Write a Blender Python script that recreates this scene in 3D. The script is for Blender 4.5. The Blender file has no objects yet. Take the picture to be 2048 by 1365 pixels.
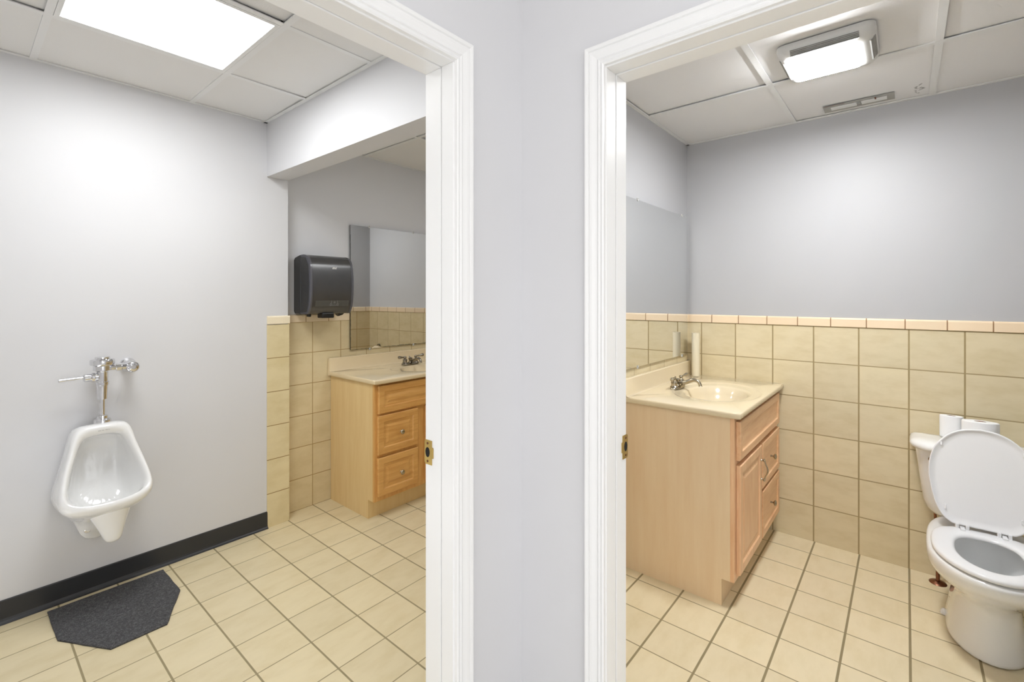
import bpy, bmesh, math, random
from mathutils import Vector, Matrix
random.seed(7)
scn = bpy.context.scene
COL = scn.collection

# ---------------------------------------------------------------- camera / view / world
cd = bpy.data.cameras.new('camera'); cam = bpy.data.objects.new('camera', cd); COL.objects.link(cam)
cam.location = (0, 0, 1.40)
cam.rotation_euler = (math.radians(90), 0, math.radians(-50.0))
cd.sensor_width = 36.0
cd.lens = 940.0 / 2048 * 36.0
cd.shift_y = -88.5 / 2048
cd.clip_start = 0.01
scn.camera = cam
scn.view_settings.view_transform = 'Standard'
scn.view_settings.look = 'None'
scn.view_settings.gamma = 1.0
scn.view_settings.use_curve_mapping = False
scn.view_settings.exposure = 0.0
world = bpy.data.worlds.new('world'); scn.world = world
world.use_nodes = True
world.node_tree.nodes['Background'].inputs[0].default_value = (0.997, 0.994, 0.99, 1)
world.node_tree.nodes['Background'].inputs[1].default_value = 2.05
PANEL_L = 19.5      # radiance of the left room's ceiling panel
PANEL_R = 142.0      # radiance of the fan light lens
FILL_H = 7.0       # added unseen fill panel that lights the hall walls
FILL_E = 10.5       # added fill panel for the alcove (out of frame)

# ---------------------------------------------------------------- key planes
YL = 0.930; XR = 1.155          # hall faces of the two doorway walls
YU = 2.965; XP0 = 1.225; XP1 = 1.352; YM = 3.055
XB = 3.167; YR = 1.123
ZL = 2.450; ZA = 2.433; ZR = 2.416
HEAD = 2.030; WL_BACK = 1.040; WR_BACK = 1.268
CAP0 = 1.2335; CAP1 = 1.2835

# ---------------------------------------------------------------- materials
def lin(c):
    return tuple(((v/255.)/12.92 if v/255. <= .04045 else ((v/255.+.055)/1.055)**2.4) for v in c) + (1.0,)

class NT:
    def __init__(s, name):
        s.m = bpy.data.materials.new(name); s.m.use_nodes = True
        s.t = s.m.node_tree; s.b = s.t.nodes['Principled BSDF']
    def n(s, typ, **kw):
        nd = s.t.nodes.new(typ)
        for k, v in kw.items(): setattr(nd, k, v)
        return nd
    def put(s, sock, v):
        if isinstance(v, bpy.types.NodeSocket): s.t.links.new(v, sock)
        elif v is not None: sock.default_value = v
    def math(s, op, a, b=None, c=None):
        nd = s.n('ShaderNodeMath', operation=op)
        s.put(nd.inputs[0], a); s.put(nd.inputs[1], b)
        if c is not None: s.put(nd.inputs[2], c)
        return nd.outputs[0]
    def xyz(s):
        tc = s.n('ShaderNodeTexCoord'); sp = s.n('ShaderNodeSeparateXYZ')
        s.t.links.new(tc.outputs['Object'], sp.inputs[0])
        return tc.outputs['Object'], sp.outputs
    def noise(s, vec, scale, detail=3, rough=.5, stretch=None, dim='3D'):
        if stretch:
            mp = s.n('ShaderNodeMapping'); s.put(mp.inputs['Vector'], vec); mp.inputs['Scale'].default_value = stretch
            vec = mp.outputs[0]
        nz = s.n('ShaderNodeTexNoise'); s.put(nz.inputs['Vector'], vec)
        nz.inputs['Scale'].default_value = scale; nz.inputs['Detail'].default_value = detail
        nz.inputs['Roughness'].default_value = rough
        return nz.outputs['Fac']
    def ramp(s, fac, stops):
        r = s.n('ShaderNodeValToRGB'); s.put(r.inputs[0], fac)
        e = r.color_ramp.elements
        e[0].position, e[0].color = stops[0]; e[1].position, e[1].color = stops[-1]
        for p, c in stops[1:-1]:
            q = e.new(p); q.color = c
        return r.outputs[0]
    def mix(s, fac, a, b, mode='MIX'):
        m = s.n('ShaderNodeMix', data_type='RGBA', blend_type=mode)
        s.put(m.inputs[0], fac); s.put(m.inputs[6], a); s.put(m.inputs[7], b)
        return m.outputs[2]
    def bump(s, h, strength=.2, dist=.001):
        b = s.n('ShaderNodeBump'); b.inputs['Strength'].default_value = strength
        b.inputs['Distance'].default_value = dist; s.put(b.inputs['Height'], h)
        s.t.links.new(b.outputs[0], s.b.inputs['Normal'])
    def set(s, color=None, rough=None, metal=None, spec=None, coat=None):
        if color is not None: s.put(s.b.inputs['Base Color'], color)
        if rough is not None: s.put(s.b.inputs['Roughness'], rough)
        if metal is not None: s.b.inputs['Metallic'].default_value = metal
        if spec is not None: s.b.inputs['Specular IOR Level'].default_value = spec
        if coat is not None: s.b.inputs['Coat Weight'].default_value = coat
        return s.m

def paint(name, rgb, rough=.6, bump=.12, scale=260, var=.02):
    n = NT(name); v, _ = n.xyz(); c = lin(rgb)
    f = n.noise(v, 3.0, 2)
    d = tuple(x*(1-var*2) for x in c[:3]) + (1,)
    n.bump(n.noise(v, scale, 2), bump, .0006)
    return n.set(n.mix(f, d, c), rough)

def plain(name, rgb, rough=.4, metal=0, var=.04, scale=40, coat=None, spec=None):
    n = NT(name); v, _ = n.xyz(); c = lin(rgb)
    d = tuple(x*(1-var) for x in c[:3]) + (1,)
    return n.set(n.mix(n.noise(v, scale, 3), d, c), rough, metal, spec, coat)

def tile_mat(name, rgb, grout, a1, o1, p1, a2=None, o2=0, p2=1, w=.0045, rough=.35, var=.10, streak=(1,1,1), seed=0, warm=None, w2=None):
    """ceramic tiles: grout lines on world coordinates a1, a2 at offsets o1, o2 and pitches p1, p2"""
    n = NT(name); v, S = n.xyz(); c = lin(rgb)
    def dist(ax, o, p):
        u = n.math('DIVIDE', n.math('SUBTRACT', S[ax], o), p)
        fr = n.math('FRACT', u)
        d = n.math('MULTIPLY', n.math('MINIMUM', fr, n.math('SUBTRACT', 1.0, fr)), p)
        return n.math('FLOOR', u), d
    def edge(d, ww):
        m = n.n('ShaderNodeMapRange', interpolation_type='SMOOTHSTEP')
        n.put(m.inputs['Value'], d); m.inputs['From Min'].default_value = ww*.38; m.inputs['From Max'].default_value = ww*.62
        m.inputs['To Min'].default_value = 0; m.inputs['To Max'].default_value = 1
        return m.outputs[0]
    i1, d1 = dist(a1, o1, p1)
    e1 = edge(d1, w)
    cellz = i1
    if a2 is not None:
        i2, d2 = dist(a2, o2, p2)
        e = n.math('MULTIPLY', e1, edge(d2, w2 or w)); dmin = n.math('MINIMUM', d1, d2)
    else:
        i2 = 0.0; e = e1; dmin = d1
    cb = n.n('ShaderNodeCombineXYZ'); n.put(cb.inputs[0], i1); n.put(cb.inputs[1], i2); cb.inputs[2].default_value = seed
    wn = n.n('ShaderNodeTexWhiteNoise', noise_dimensions='3D'); n.t.links.new(cb.outputs[0], wn.inputs[0])
    # marbling differs tile to tile
    off = n.n('ShaderNodeVectorMath', operation='MULTIPLY_ADD'); n.t.links.new(wn.outputs['Color'], off.inputs[0])
    off.inputs[1].default_value = (7, 7, 7); n.put(off.inputs[2], v)
    f1 = n.noise(off.outputs[0], 7, 4, .6, streak)
    f2 = n.noise(off.outputs[0], 26, 3, .6, streak)
    dk = tuple(x*y for x, y in zip(c[:3], (1-var*1.3, 1-var*1.6, 1-var*2.6))) + (1,)
    lt = tuple(min(1, x*(1+var*.5)) for x in c[:3]) + (1,)
    base = n.ramp(f1, [(.30, dk), (.55, c), (.75, lt)])
    base = n.mix(n.math('MULTIPLY', f2, .25), base, dk)
    hs = n.n('ShaderNodeHueSaturation'); n.put(hs.inputs['Color'], base)
    n.put(hs.inputs['Value'], n.math('MULTIPLY_ADD', wn.outputs['Value'], .07, .965))
    g = lin(grout); gd = tuple(x*.72 for x in g[:3]) + (1,)
    gr = n.mix(n.noise(v, 14, 3), gd, g)
    n.bump(n.math('ADD', n.math('MINIMUM', n.math('MULTIPLY', dmin, 180.0), 1.0), n.math('MULTIPLY', f1, .25)), .35, .0012)
    m = n.n('ShaderNodeMapRange'); n.put(m.inputs['Value'], e); m.inputs['To Min'].default_value = .85; m.inputs['To Max'].default_value = rough
    return n.set(n.mix(e, gr, hs.outputs[0]), m.outputs[0])

def wood(name, c1, c2, axis=2, rough=.38, scale=9):
    n = NT(name); v, _ = n.xyz()
    st = [6.0, 6.0, 6.0]; st[axis] = .55
    f = n.noise(v, scale, 5, .62, tuple(st))
    st2 = [14.0]*3; st2[axis] = 1.2
    g = n.noise(v, scale*2.2, 3, .5, tuple(st2))
    col = n.ramp(f, [(.32, lin(c2)), (.62, lin(c1))])
    col = n.mix(n.math('MULTIPLY', g, .28), col, lin(c2))
    n.bump(g, .06, .0005)
    return n.set(col, rough, coat=.15)

M = {}
M['wall'] = paint('light_grey_paint', (224, 224, 227), .55)
M['wall_room'] = paint('mid_grey_paint', (217, 217, 219), .5)
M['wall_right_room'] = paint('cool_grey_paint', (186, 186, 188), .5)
M['trim'] = paint('white_gloss_trim', (246, 246, 246), .28, .05, 60, .01)
M['ctile'] = paint('ceiling_tile_white', (232, 231, 229), .9, .9, 190, .02)
M['tbar'] = plain('ceiling_grid_white', (232, 232, 231), .45, var=.02)
M['dark'] = plain('dark_void', (22, 20, 18), .9)
M['hallfloor'] = paint('hall_floor', (206, 203, 196), .5, .2, 40, .05)
FL = (230, 216, 180); FR = (235, 221, 188)
M['floor_l'] = tile_mat('floor_tile_left', FL, (166, 152, 116), 0, .727, .2083, 1, 2.262, .2083, .0070, .38, .06, (1, 2.2, 1), 1, w2=.0045)
M['floor_r'] = tile_mat('floor_tile_right', FR, (160, 145, 110), 0, 2.1817, .2062, 1, 1.0195, .2062, .0048, .38, .06, (1, 2.2, 1), 2, w2=.0085)
WT = (220, 204, 166)
M['wt_alcove'] = tile_mat('wall_tile_alcove', WT, (176, 146, 96), 0, 1.557, .2056, 2, 0.0, .2056, .0045, .33, .07, (1, 1, 2), 3)
M['wt_pier'] = tile_mat('wall_tile_pier', (226, 211, 170), (160, 132, 84), 0, .9, .7, 2, -.002, .2056, .0045, .33, .07, (1, 1, 2), 4)
M['wt_back_r'] = tile_mat('wall_tile_right_back', (223, 209, 175), (176, 156, 114), 1, 1.0315, .2083, 2, -.002, .2056, .0072, .33, .07, (1, 1, 2.6), 5, w2=.0052)
M['wt_mirror_r'] = tile_mat('wall_tile_right_mirror', (223, 209, 175), (176, 156, 114), 0, 2.361, .2056, 2, 0.0, .2056, .0035, .33, .08, (1, 1, 2), 6)
M['wt_plain'] = tile_mat('wall_tile_other', WT, (165, 140, 96), 1, 1.19, .2056, 2, 0.0, .2056, .0035, .33, .09, (1, 1, 2), 7)
CAPC = (240, 222, 192)
M['cap_x'] = tile_mat('cap_tile_x', CAPC, (165, 128, 84), 0, 1.349, .160, w=.0045, rough=.3, var=.02, seed=8)
M['cap_y'] = tile_mat('cap_tile_y', (241, 218, 186), (165, 128, 90), 1, .965, .160, w=.0048, rough=.3, var=.02, seed=9)
M['cap_pier'] = tile_mat('cap_tile_pier', (241, 228, 200), (165, 128, 84), 0, .9, .7, w=.0045, rough=.3, var=.02, seed=10)
M['vinyl'] = plain('black_vinyl_base', (48, 49, 52), .38, var=.2, scale=8)
M['porcelain'] = plain('white_porcelain', (242, 242, 241), .07, var=.01, scale=5, coat=.6)
M['seatplastic'] = plain('white_seat_plastic', (240, 240, 241), .22, var=.01)
M['chrome'] = plain('polished_chrome', (226, 226, 228), .06, 1, var=.03)
M['nickel'] = plain('brushed_nickel', (176, 166, 146), .22, 1, var=.12)
M['nickel_l'] = plain('worn_nickel', (160, 152, 138), .2, 1, var=.2)
M['brass'] = plain('brass_strike', (206, 176, 104), .28, 1, var=.15)
M['copper'] = plain('tarnished_copper', (150, 104, 82), .3, 1, var=.3, scale=60)
M['mirror'] = NT('silvered_mirror').set((.80, .81, .81, 1), .004, 1)
M['mirror_edge'] = plain('mirror_edge_dark', (60, 62, 50), .4, var=.4, scale=120)
M['clip'] = plain('clear_plastic_clip', (225, 225, 220), .15)
M['marble_l'] = plain('cultured_marble_warm', (234, 215, 178), .14, var=.05, scale=6, coat=.4)
M['marble_r'] = plain('cultured_marble_cream', (228, 212, 180), .14, var=.05, scale=6, coat=.4)
M['wood_l'] = wood('maple_front_golden', (228, 178, 108), (208, 152, 84), 2)
M['wood_lh'] = wood('maple_front_golden_horizontal', (227, 176, 105), (206, 149, 80), 0)
M['side_l'] = wood('maple_side_pale', (232, 204, 150), (225, 193, 136), 2, .45, 5)
M['wood_r'] = wood('maple_front_peach', (243, 202, 160), (229, 178, 134), 2)
M['wood_rh'] = wood('maple_front_peach_horizontal', (241, 198, 154), (226, 174, 128), 0)
M['side_r'] = wood('maple_side_cream', (238, 214, 178), (232, 203, 164), 2, .45, 3)
M['mat'] = None
n = NT('charcoal_carpet'); v, _ = n.xyz()
f = n.noise(v, 420, 3, .7); g = n.noise(v, 90, 3, .7)
col = n.ramp(n.math('ADD', n.math('MULTIPLY', f, .7), n.math('MULTIPLY', g, .3)), [(.34, lin((62, 62, 64))), (.52, lin((98, 98, 100))), (.68, lin((150, 150, 152)))])
n.bump(f, 1.0, .004); M['mat'] = n.set(col, .95, spec=.1)
M['rubber'] = plain('mat_rubber', (40, 40, 42), .8)
M['dgrey'] = plain('smoke_black_plastic', (62, 62, 63), .27, var=.25, scale=14, spec=.9)
M['dbody'] = plain('charcoal_plastic', (56, 56, 57), .33, var=.1)
M['bezel'] = plain('grey_plastic_bezel', (86, 86, 92), .25, var=.1, coat=.3)
M['blk'] = plain('black_plastic', (20, 20, 20), .4)
M['print'] = plain('pale_print', (150, 150, 150), .5)
M['white'] = plain('white_print', (228, 228, 228), .5)
M['ink'] = plain('grey_ink', (120, 120, 122), .5)
M['paper'] = paint('tissue_paper', (246, 246, 246), .95, .5, 300, .01)
M['card'] = plain('cardboard', (150, 96, 62), .9)
M['tube'] = plain('cream_tube', (232, 222, 196), .5, var=.04)
M['housing'] = plain('aged_white_plastic', (230, 230, 228), .35, var=.04)
M['slot'] = plain('vent_shadow_grey', (176, 175, 172), .7, var=.3, scale=60)
M['rust'] = plain('rusty_edge', (120, 70, 44), .8, var=.5, scale=90)
M['water'] = plain('bowl_water', (226, 228, 228), .03, var=.01)
def emis(name, rgb, s):
    n = NT(name); n.b.inputs['Base Color'].default_value = (.9, .9, .9, 1)
    n.b.inputs['Emission Color'].default_value = rgb + (1,)
    n.b.inputs['Emission Strength'].default_value = s
    return n.m
M['lightL'] = emis('panel_light', (.975, .99, 1.0), PANEL_L)
M['lightR'] = emis('fan_lamp_lens', (.97, .985, 1.0), PANEL_R)
M['fillH'] = emis('hall_fill_panel', (.985, .99, 1.0), FILL_H)
M['fillE'] = emis('alcove_fill_panel', (.97, .99, 1.0), FILL_E)

# ceiling of the right room has a grimy smear by the wall
n = NT('ceiling_tile_worn'); v, S = n.xyz(); c = lin((232, 231, 231))
dx = n.math('SUBTRACT', S[0], 3.05); dy = n.math('SUBTRACT', S[1], -.045)
wob = n.math('MULTIPLY_ADD', n.noise(v, 22, 3), .10, -.05)
d = n.math('ADD', n.math('ABSOLUTE', n.math('ADD', dy, wob)), n.math('MAXIMUM', n.math('SUBTRACT', n.math('ABSOLUTE', dx), .06), 0))
mr = n.n('ShaderNodeMapRange', interpolation_type='SMOOTHSTEP'); n.put(mr.inputs['Value'], d)
mr.inputs['From Min'].default_value = 0; mr.inputs['From Max'].default_value = .012
mr.inputs['To Min'].default_value = .75; mr.inputs['To Max'].default_value = 0
dark = n.math('MULTIPLY', mr.outputs[0], n.math('GREATER_THAN', n.noise(v, 60, 2), .46))
n.bump(n.noise(v, 190, 2), .9, .0006)
M['ctile_r'] = n.set(n.mix(dark, c, lin((110, 108, 104))), .9)

# ---------------------------------------------------------------- mesh helpers
def mesh_obj(name, verts, faces, mat, parent=None, smooth=False, mats=None, fmat=None):
    me = bpy.data.meshes.new(name); me.from_pydata([tuple(v) for v in verts], [], faces); me.validate()
    bm = bmesh.new(); bm.from_mesh(me); bmesh.ops.recalc_face_normals(bm, faces=bm.faces); bm.to_mesh(me); bm.free()
    for m in (mats or [mat]): me.materials.append(m)
    if fmat:
        for p, i in zip(me.polygons, fmat): p.material_index = i
    for p in me.polygons: p.use_smooth = smooth
    o = bpy.data.objects.new(name, me); COL.objects.link(o)
    if parent: o.parent = parent; o.matrix_parent_inverse = Matrix.Translation(-Vector(parent.location))
    return o

class MB:
    def __init__(s): s.v = []; s.f = []; s.m = []
    def add(s, vs, fs, mi=0):
        b = len(s.v); s.v += [tuple(p) for p in vs]; s.f += [tuple(i+b for i in f) for f in fs]; s.m += [mi]*len(fs)
        return s
    def box(s, x0, x1, y0, y1, z0, z1, mi=0):
        vs = [(x, y, z) for x in (x0, x1) for y in (y0, y1) for z in (z0, z1)]
        return s.add(vs, [(0,1,3,2),(4,6,7,5),(0,4,5,1),(2,3,7,6),(0,2,6,4),(1,5,7,3)], mi)
    def loft(s, rings, closed=True, cap0=True, cap1=True, mi=0):
        n_ = len(rings[0]); vs = [p for r in rings for p in r]; fs = []
        for k in range(len(rings)-1):
            for i in range(n_ if closed else n_-1):
                j = (i+1) % n_
                fs.append((k*n_+i, k*n_+j, (k+1)*n_+j, (k+1)*n_+i))
        if cap0: fs.append(tuple(range(n_)))
        if cap1: fs.append(tuple((len(rings)-1)*n_+i for i in range(n_)))
        return s.add(vs, fs, mi)
    def lathe(s, prof, org, axis=(0,0,1), n_=32, mi=0, cap0=True, cap1=True):
        a = Vector(axis).normalized(); u = a.orthogonal().normalized(); w = a.cross(u); o = Vector(org)
        rings = [[o + a*h + (u*math.cos(2*math.pi*i/n_) + w*math.sin(2*math.pi*i/n_))*r for i in range(n_)] for r, h in prof]
        return s.loft(rings, True, cap0, cap1, mi)
    def tube(s, path, r, n_=14, mi=0):
        P = [Vector(p) for p in path]; R = r if isinstance(r, (list, tuple)) else [r]*len(P)
        T = [(P[min(i+1, len(P)-1)] - P[max(i-1, 0)]).normalized() for i in range(len(P))]
        u = T[0].orthogonal().normalized(); rings = []
        for p, t, rr in zip(P, T, R):
            u = (u - t*u.dot(t)).normalized(); w = t.cross(u)
            rings.append([p + (u*math.cos(2*math.pi*i/n_) + w*math.sin(2*math.pi*i/n_))*rr for i in range(n_)])
        return s.loft(rings, True, True, True, mi)
    def build(s, name, mat, parent=None, smooth=False, bevel=0, seg=2, sub=0, mats=None, auto=None):
        o = mesh_obj(name, s.v, s.f, mat, parent, smooth, mats, s.m if mats else None)
        if bevel:
            b = o.modifiers.new('bevel', 'BEVEL'); b.width = bevel; b.segments = seg; b.limit_method = 'ANGLE'; b.angle_limit = math.radians(40)
        if sub:
            m = o.modifiers.new('sub', 'SUBSURF'); m.levels = sub; m.render_levels = sub
        if auto:
            bm = bmesh.new(); bm.from_mesh(o.data)
            for e in bm.edges:
                if len(e.link_faces) == 2 and e.calc_face_angle(0) > math.radians(auto): e.smooth = False
            for f in bm.faces: f.smooth = True
            bm.to_mesh(o.data); bm.free()
        return o

def spline(P, per=6):
    """Catmull-Rom through points"""
    P = [Vector(p) for p in P]; out = []
    for i in range(len(P)-1):
        p0 = P[max(i-1, 0)]; p1 = P[i]; p2 = P[i+1]; p3 = P[min(i+2, len(P)-1)]
        for k in range(per):
            t = k/per
            out.append(.5*((2*p1) + (p2-p0)*t + (2*p0-5*p1+4*p2-p3)*t*t + (3*p1-p0-3*p2+p3)*t**3))
    out.append(P[-1]); return out

def thing(name, label, cat, loc, group=None):
    o = bpy.data.objects.new(name, None); COL.objects.link(o); o.location = loc; o.empty_display_size = .05
    o['label'] = label; o['category'] = cat
    if group: o['group'] = group
    bpy.context.view_layer.update()
    return o
def tag(o, label, cat, group=None):
    o['label'] = label; o['category'] = cat
    if group: o['group'] = group
    return o
def struct(o, label=None):
    o['kind'] = 'structure'
    if label: o['label'] = label
    return o
def box_s(name, b, mat, label=None):
    return struct(MB().box(*b).build(name, mat), label)

# ================================================================ SETTING
# --- floors
box_s('floor', (-.10, 3.40, WL_BACK-.06, 3.30, -.05, 0), M['floor_l'], 'cream square floor tiles of the room with the urinal')
box_s('floor', (WR_BACK-.06, 3.40, -1.30, YR+.06, -.05, 0.0002), M['floor_r'], 'cream square floor tiles of the room with the toilet')
mb = MB().box(-2.6, XR+.053, -2.4, YL+.05, -.05, -.001)
struct(mb.build('floor', M['hallfloor']), 'hall floor in front of both doorways')
# --- doorway walls (with openings)
OX0, OX1 = .018, .862            # left opening in x
OY0, OY1 = -.190, .630           # right opening in y
mb = MB().box(-.75, OX0-.02, YL, WL_BACK-.002, 0, 2.75).box(OX1+.018, XR+.01, YL, WL_BACK-.002, 0, 2.75).box(OX0-.02, OX1+.018, YL, WL_BACK-.002, HEAD+.018, 2.75)
struct(mb.build('wall_left', M['wall']), 'pale grey hall wall around the left doorway')
mb = MB().box(XR, WR_BACK-.002, OY1+.018, YR+.06, 0, 2.75).box(XR, WR_BACK-.002, -1.4, OY0-.018, 0, 2.75).box(XR, WR_BACK-.002, OY0-.018, OY1+.018, HEAD+.018, 2.75)
struct(mb.build('wall_right', M['wall']), 'pale grey hall wall around the right doorway')
# hall: rest of the box the camera stands in
# wide openings added in the unseen hall walls let world light in as fill
mb = MB().box(-2.6, -2.5, -2.4, YL, 0, .45).box(-2.6, -2.5, -2.4, YL, 2.45, 2.75).box(-2.6, -2.5, -2.4, -2.2, .45, 2.45).box(-2.6, -2.5, .73, YL, .45, 2.45)
struct(mb.build('wall_hall_back', M['wall']))
mb = MB().box(-2.6, XR, -2.5, -2.4, 0, .45).box(-2.6, XR, -2.5, -2.4, 2.45, 2.75).box(-2.6, -2.4, -2.5, -2.4, .45, 2.45).box(XR-.2, XR+.1, -2.5, -2.4, 0, 2.75)
struct(mb.build('wall_hall_side', M['wall']))
box_s('wall_hall_end', (-2.6, -.75, YL, WL_BACK, 0, 2.75), M['wall'])
box_s('wall_hall_corner', (XR, WR_BACK, -2.4, -1.4, 0, 2.75), M['wall'])
box_s('ceiling', (-2.6, 1.3, -2.5, 1.2, 2.72, 2.80), M['ctile'], 'hall ceiling')
# --- left room
mb = MB().box(-.75, XP0, YU, 3.30, 0, 2.75).box(XP0, XP1, YU, 3.30, 0, 2.75).box(XP1, 3.30, YM+.006, 3.30, 0, 2.75)
struct(mb.build('wall_back', M['wall_room']), 'grey wall behind the urinal and the left vanity')
box_s('wall_side', (-.75, -.65, WL_BACK-.002, YU+.1, 0, 2.75), M['wall_room'])
mb = MB().box(XR+.01, 3.30, YR+.006, 1.234, 0, 2.75)
struct(mb.build('wall_divider', M['wall_right_room']), 'wall between the two rooms')
box_s('wall_end', (XB+.006, 3.30, 1.234, YM+.1, 0, 2.75), M['wall_room'], 'end wall of the left room, seen in the mirror')
box_s('trim_beam', (XP0, XP1, WL_BACK-.002, YU+.001, 2.127, 2.70), M['wall_room'], 'dropped beam across the left room ceiling')
# wainscots
box_s('trim_tile_alcove', (XP1-.0005, XB, YM, YM+.006, 0, CAP0), M['wt_alcove'], 'cream wall tiles behind the left vanity')
box_s('trim_tile_pier', (XP0, XP1+.006, YU-.005, YU+.001, 0, CAP0-.004), M['wt_pier'], 'narrow strip of cream tiles beside the black baseboard')
box_s('trim_tile_pier_return', (XP1, XP1+.006, YU, YM, 0, CAP0-.004), M['wt_plain'])
box_s('trim_tile_end', (XB, XB+.006, 1.234, YM, 0, CAP0), M['wt_plain'])
box_s('trim_tile_near', (XR+.02, XB, 1.234, 1.240, 0, CAP0), M['wt_alcove'])
box_s('trim_tile_right_back', (XB, XB+.006, -1.30, YR+.005, 0, CAP0), M['wt_back_r'], 'cream wall tiles behind the toilet')
box_s('trim_tile_right_mirror', (WR_BACK, XB, YR, YR+.006, 0, CAP0), M['wt_mirror_r'], 'cream wall tiles behind the right vanity')
def cap(name, p0, p1, out, mat, label=None):
    """bullnose cap strip from p0 to p1 (xy), protruding along out"""
    p0 = Vector((*p0, 0)); p1 = Vector((*p1, 0)); o = Vector((*out, 0))
    prof = [(-.006, CAP0), (.005, CAP0), (.006, CAP0+.001), (.006, CAP1-.008), (.004, CAP1-.003), (.000, CAP1), (-.006, CAP1)]
    rings = [[p + o*d + Vector((0, 0, z)) for d, z in prof] for p in (p0, p1)]
    return struct(MB().loft(rings).build(name, mat), label)
cap('trim_cap_alcove', (XP1+.006, YM), (XB, YM), (0, -1), M['cap_x'], 'cream bullnose cap over the alcove tiles')
cap('trim_cap_pier', (XP0, YU-.004), (XP1+.008, YU-.004), (0, -1), M['cap_pier'], 'cream bullnose cap over the narrow tile strip')
cap('trim_cap_pier_return', (XP1+.003, YU-.003), (XP1+.003, YM), (1, 0), M['cap_y'])
cap('trim_cap_end', (XB, 1.24), (XB, YM), (-1, 0), M['cap_y'])
cap('trim_cap_near', (XR+.02, 1.240), (XB, 1.240), (0, 1), M['cap_x'])
cap('trim_cap_right_back', (XB, -1.30), (XB, YR), (-1, 0), M['cap_y'], 'peach bullnose cap over the tiles behind the toilet')
cap('trim_cap_right_mirror', (WR_BACK, YR), (XB, YR), (0, -1), M['cap_x'])
# --- right room shell
box_s('wall_right_room_back', (XB+.006, 3.30, -1.30, 1.234, 0, 2.75), M['wall_right_room'], 'grey wall above the tiles behind the toilet')
box_s('wall_right_room_side', (XR, 3.30, -1.40, -1.30, 0, 2.75), M['wall_right_room'])
# --- black cove baseboard
prof = [(.0, .0), (.019, .0), (.0195, .0015), (.013, .005), (.008, .011), (.0055, .02), (.005, .096), (.003, .100), (.0, .100)]
def cove(p0, p1, out):
    p0 = Vector((*p0, 0)); p1 = Vector((*p1, 0)); o = Vector((*out, 0))
    return [[p + o*d + Vector((0, 0, z+.0005)) for d, z in prof] for p in (p0, p1)]
mb = MB().loft(cove((-.65, YU), (XP0-.004, YU), (0, -1)))
mb.loft(cove((XP0-.004, YU), (XP0+.003, YU), (0, -1)))
struct(mb.build('baseboard_left', M['vinyl'], bevel=.0008), 'black vinyl cove baseboard below the urinal')

# --- suspended ceilings
def ceiling(name, xs, ys, z, mat, seed, label):
    r = random.Random(seed); mb = MB()
    for i in range(len(xs)-1):
        for j in range(len(ys)-1):
            if (i, j) in HOLES.get(name+str(seed), ()): continue
            t = [.004 + max(0, r.random()-.45)*.02 for _ in range(4)]
            x0, x1, y0, y1 = xs[i]+.003, xs[i+1]-.003, ys[j]+.003, ys[j+1]-.003
            vs = [(x0, y0, z+t[0]), (x1, y0, z+t[1]), (x1, y1, z+t[2]), (x0, y1, z+t[3])]
            vs += [(a, b, z+.03) for a, b, _ in vs]
            mb.add(vs, [(0,1,2,3),(4,7,6,5),(0,4,5,1),(1,5,6,2),(2,6,7,3),(3,7,4,0)])
    struct(mb.build(name, mat), label)
    # dark plenum above
    struct(MB().box(xs[0]-.02, xs[-1]+.02, ys[0]-.02, ys[-1]+.02, z+.12, z+.14).build('ceiling_deck', M['dark']))
def grid(name, xs, ys, z, x0, x1, y0, y1, w, label, gap=None):
    mb = MB(); h = w/2
    for x in xs: mb.box(x-h, x+h, y0, y1, z-.0005, z+.004)
    for y in ys:
        a = x0
        for x in list(xs)+[None]:
            b = x-h if x is not None else x1
            if b-a > .02: mb.box(a, b, y-h, y+h, z, z+.0038)
            if x is not None: a = x+h
    # perimeter angle
    for (a, b, c_, d_) in ((x0, x1, y1-.020, y1), (x0, x1, y0, y0+.020), (x0, x0+.020, y0, y1), (x1-.020, x1, y0, y1)):
        mb.box(a, b, c_, d_, z-.001, z+.003)
    struct(mb.build(name, M['tbar']), label)
HOLES = {'ceiling1': {(1, 3)}, 'ceiling2': {(1, 0)}, 'ceiling3': {}}
XS1 = [-.65, .230, .832, XP0]; YS1 = [WL_BACK, 1.24, 1.845, 2.450, YU]
HOLES['ceiling1'] = {(1, 2)}
ceiling('ceiling', XS1, YS1, ZL, M['ctile'], 1, 'white tile ceiling above the urinal')
grid('trim_grid', XS1[1:-1], YS1[1:-1], ZL, -.65, XP0, WL_BACK, YU, .024, 'white metal ceiling grid above the urinal')
XS2 = [XP1, 1.95, 2.56, XB]; YS2 = [1.240, 1.83, 2.434, YM]
ceiling('ceiling', XS2, YS2, ZA, M['ctile'], 2, 'white tile ceiling above the left vanity')
grid('trim_grid', XS2[1:-1], YS2[1:-1], ZA, XP1, XB+.006, 1.234, YM+.006, .024, 'white metal ceiling grid above the left vanity')
XS3 = [WR_BACK, 1.922, 2.532, XB]; YS3 = [-1.30, -.710, -.100, .502, YR]
ceiling('ceiling', XS3, YS3, ZR, M['ctile_r'], 3, 'worn white tile ceiling of the toilet room')
grid('trim_grid', XS3[1:-1], YS3[1:-1], ZR, WR_BACK, XB+.006, -1.30, YR+.006, .026, 'white metal ceiling grid of the toilet room')

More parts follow.
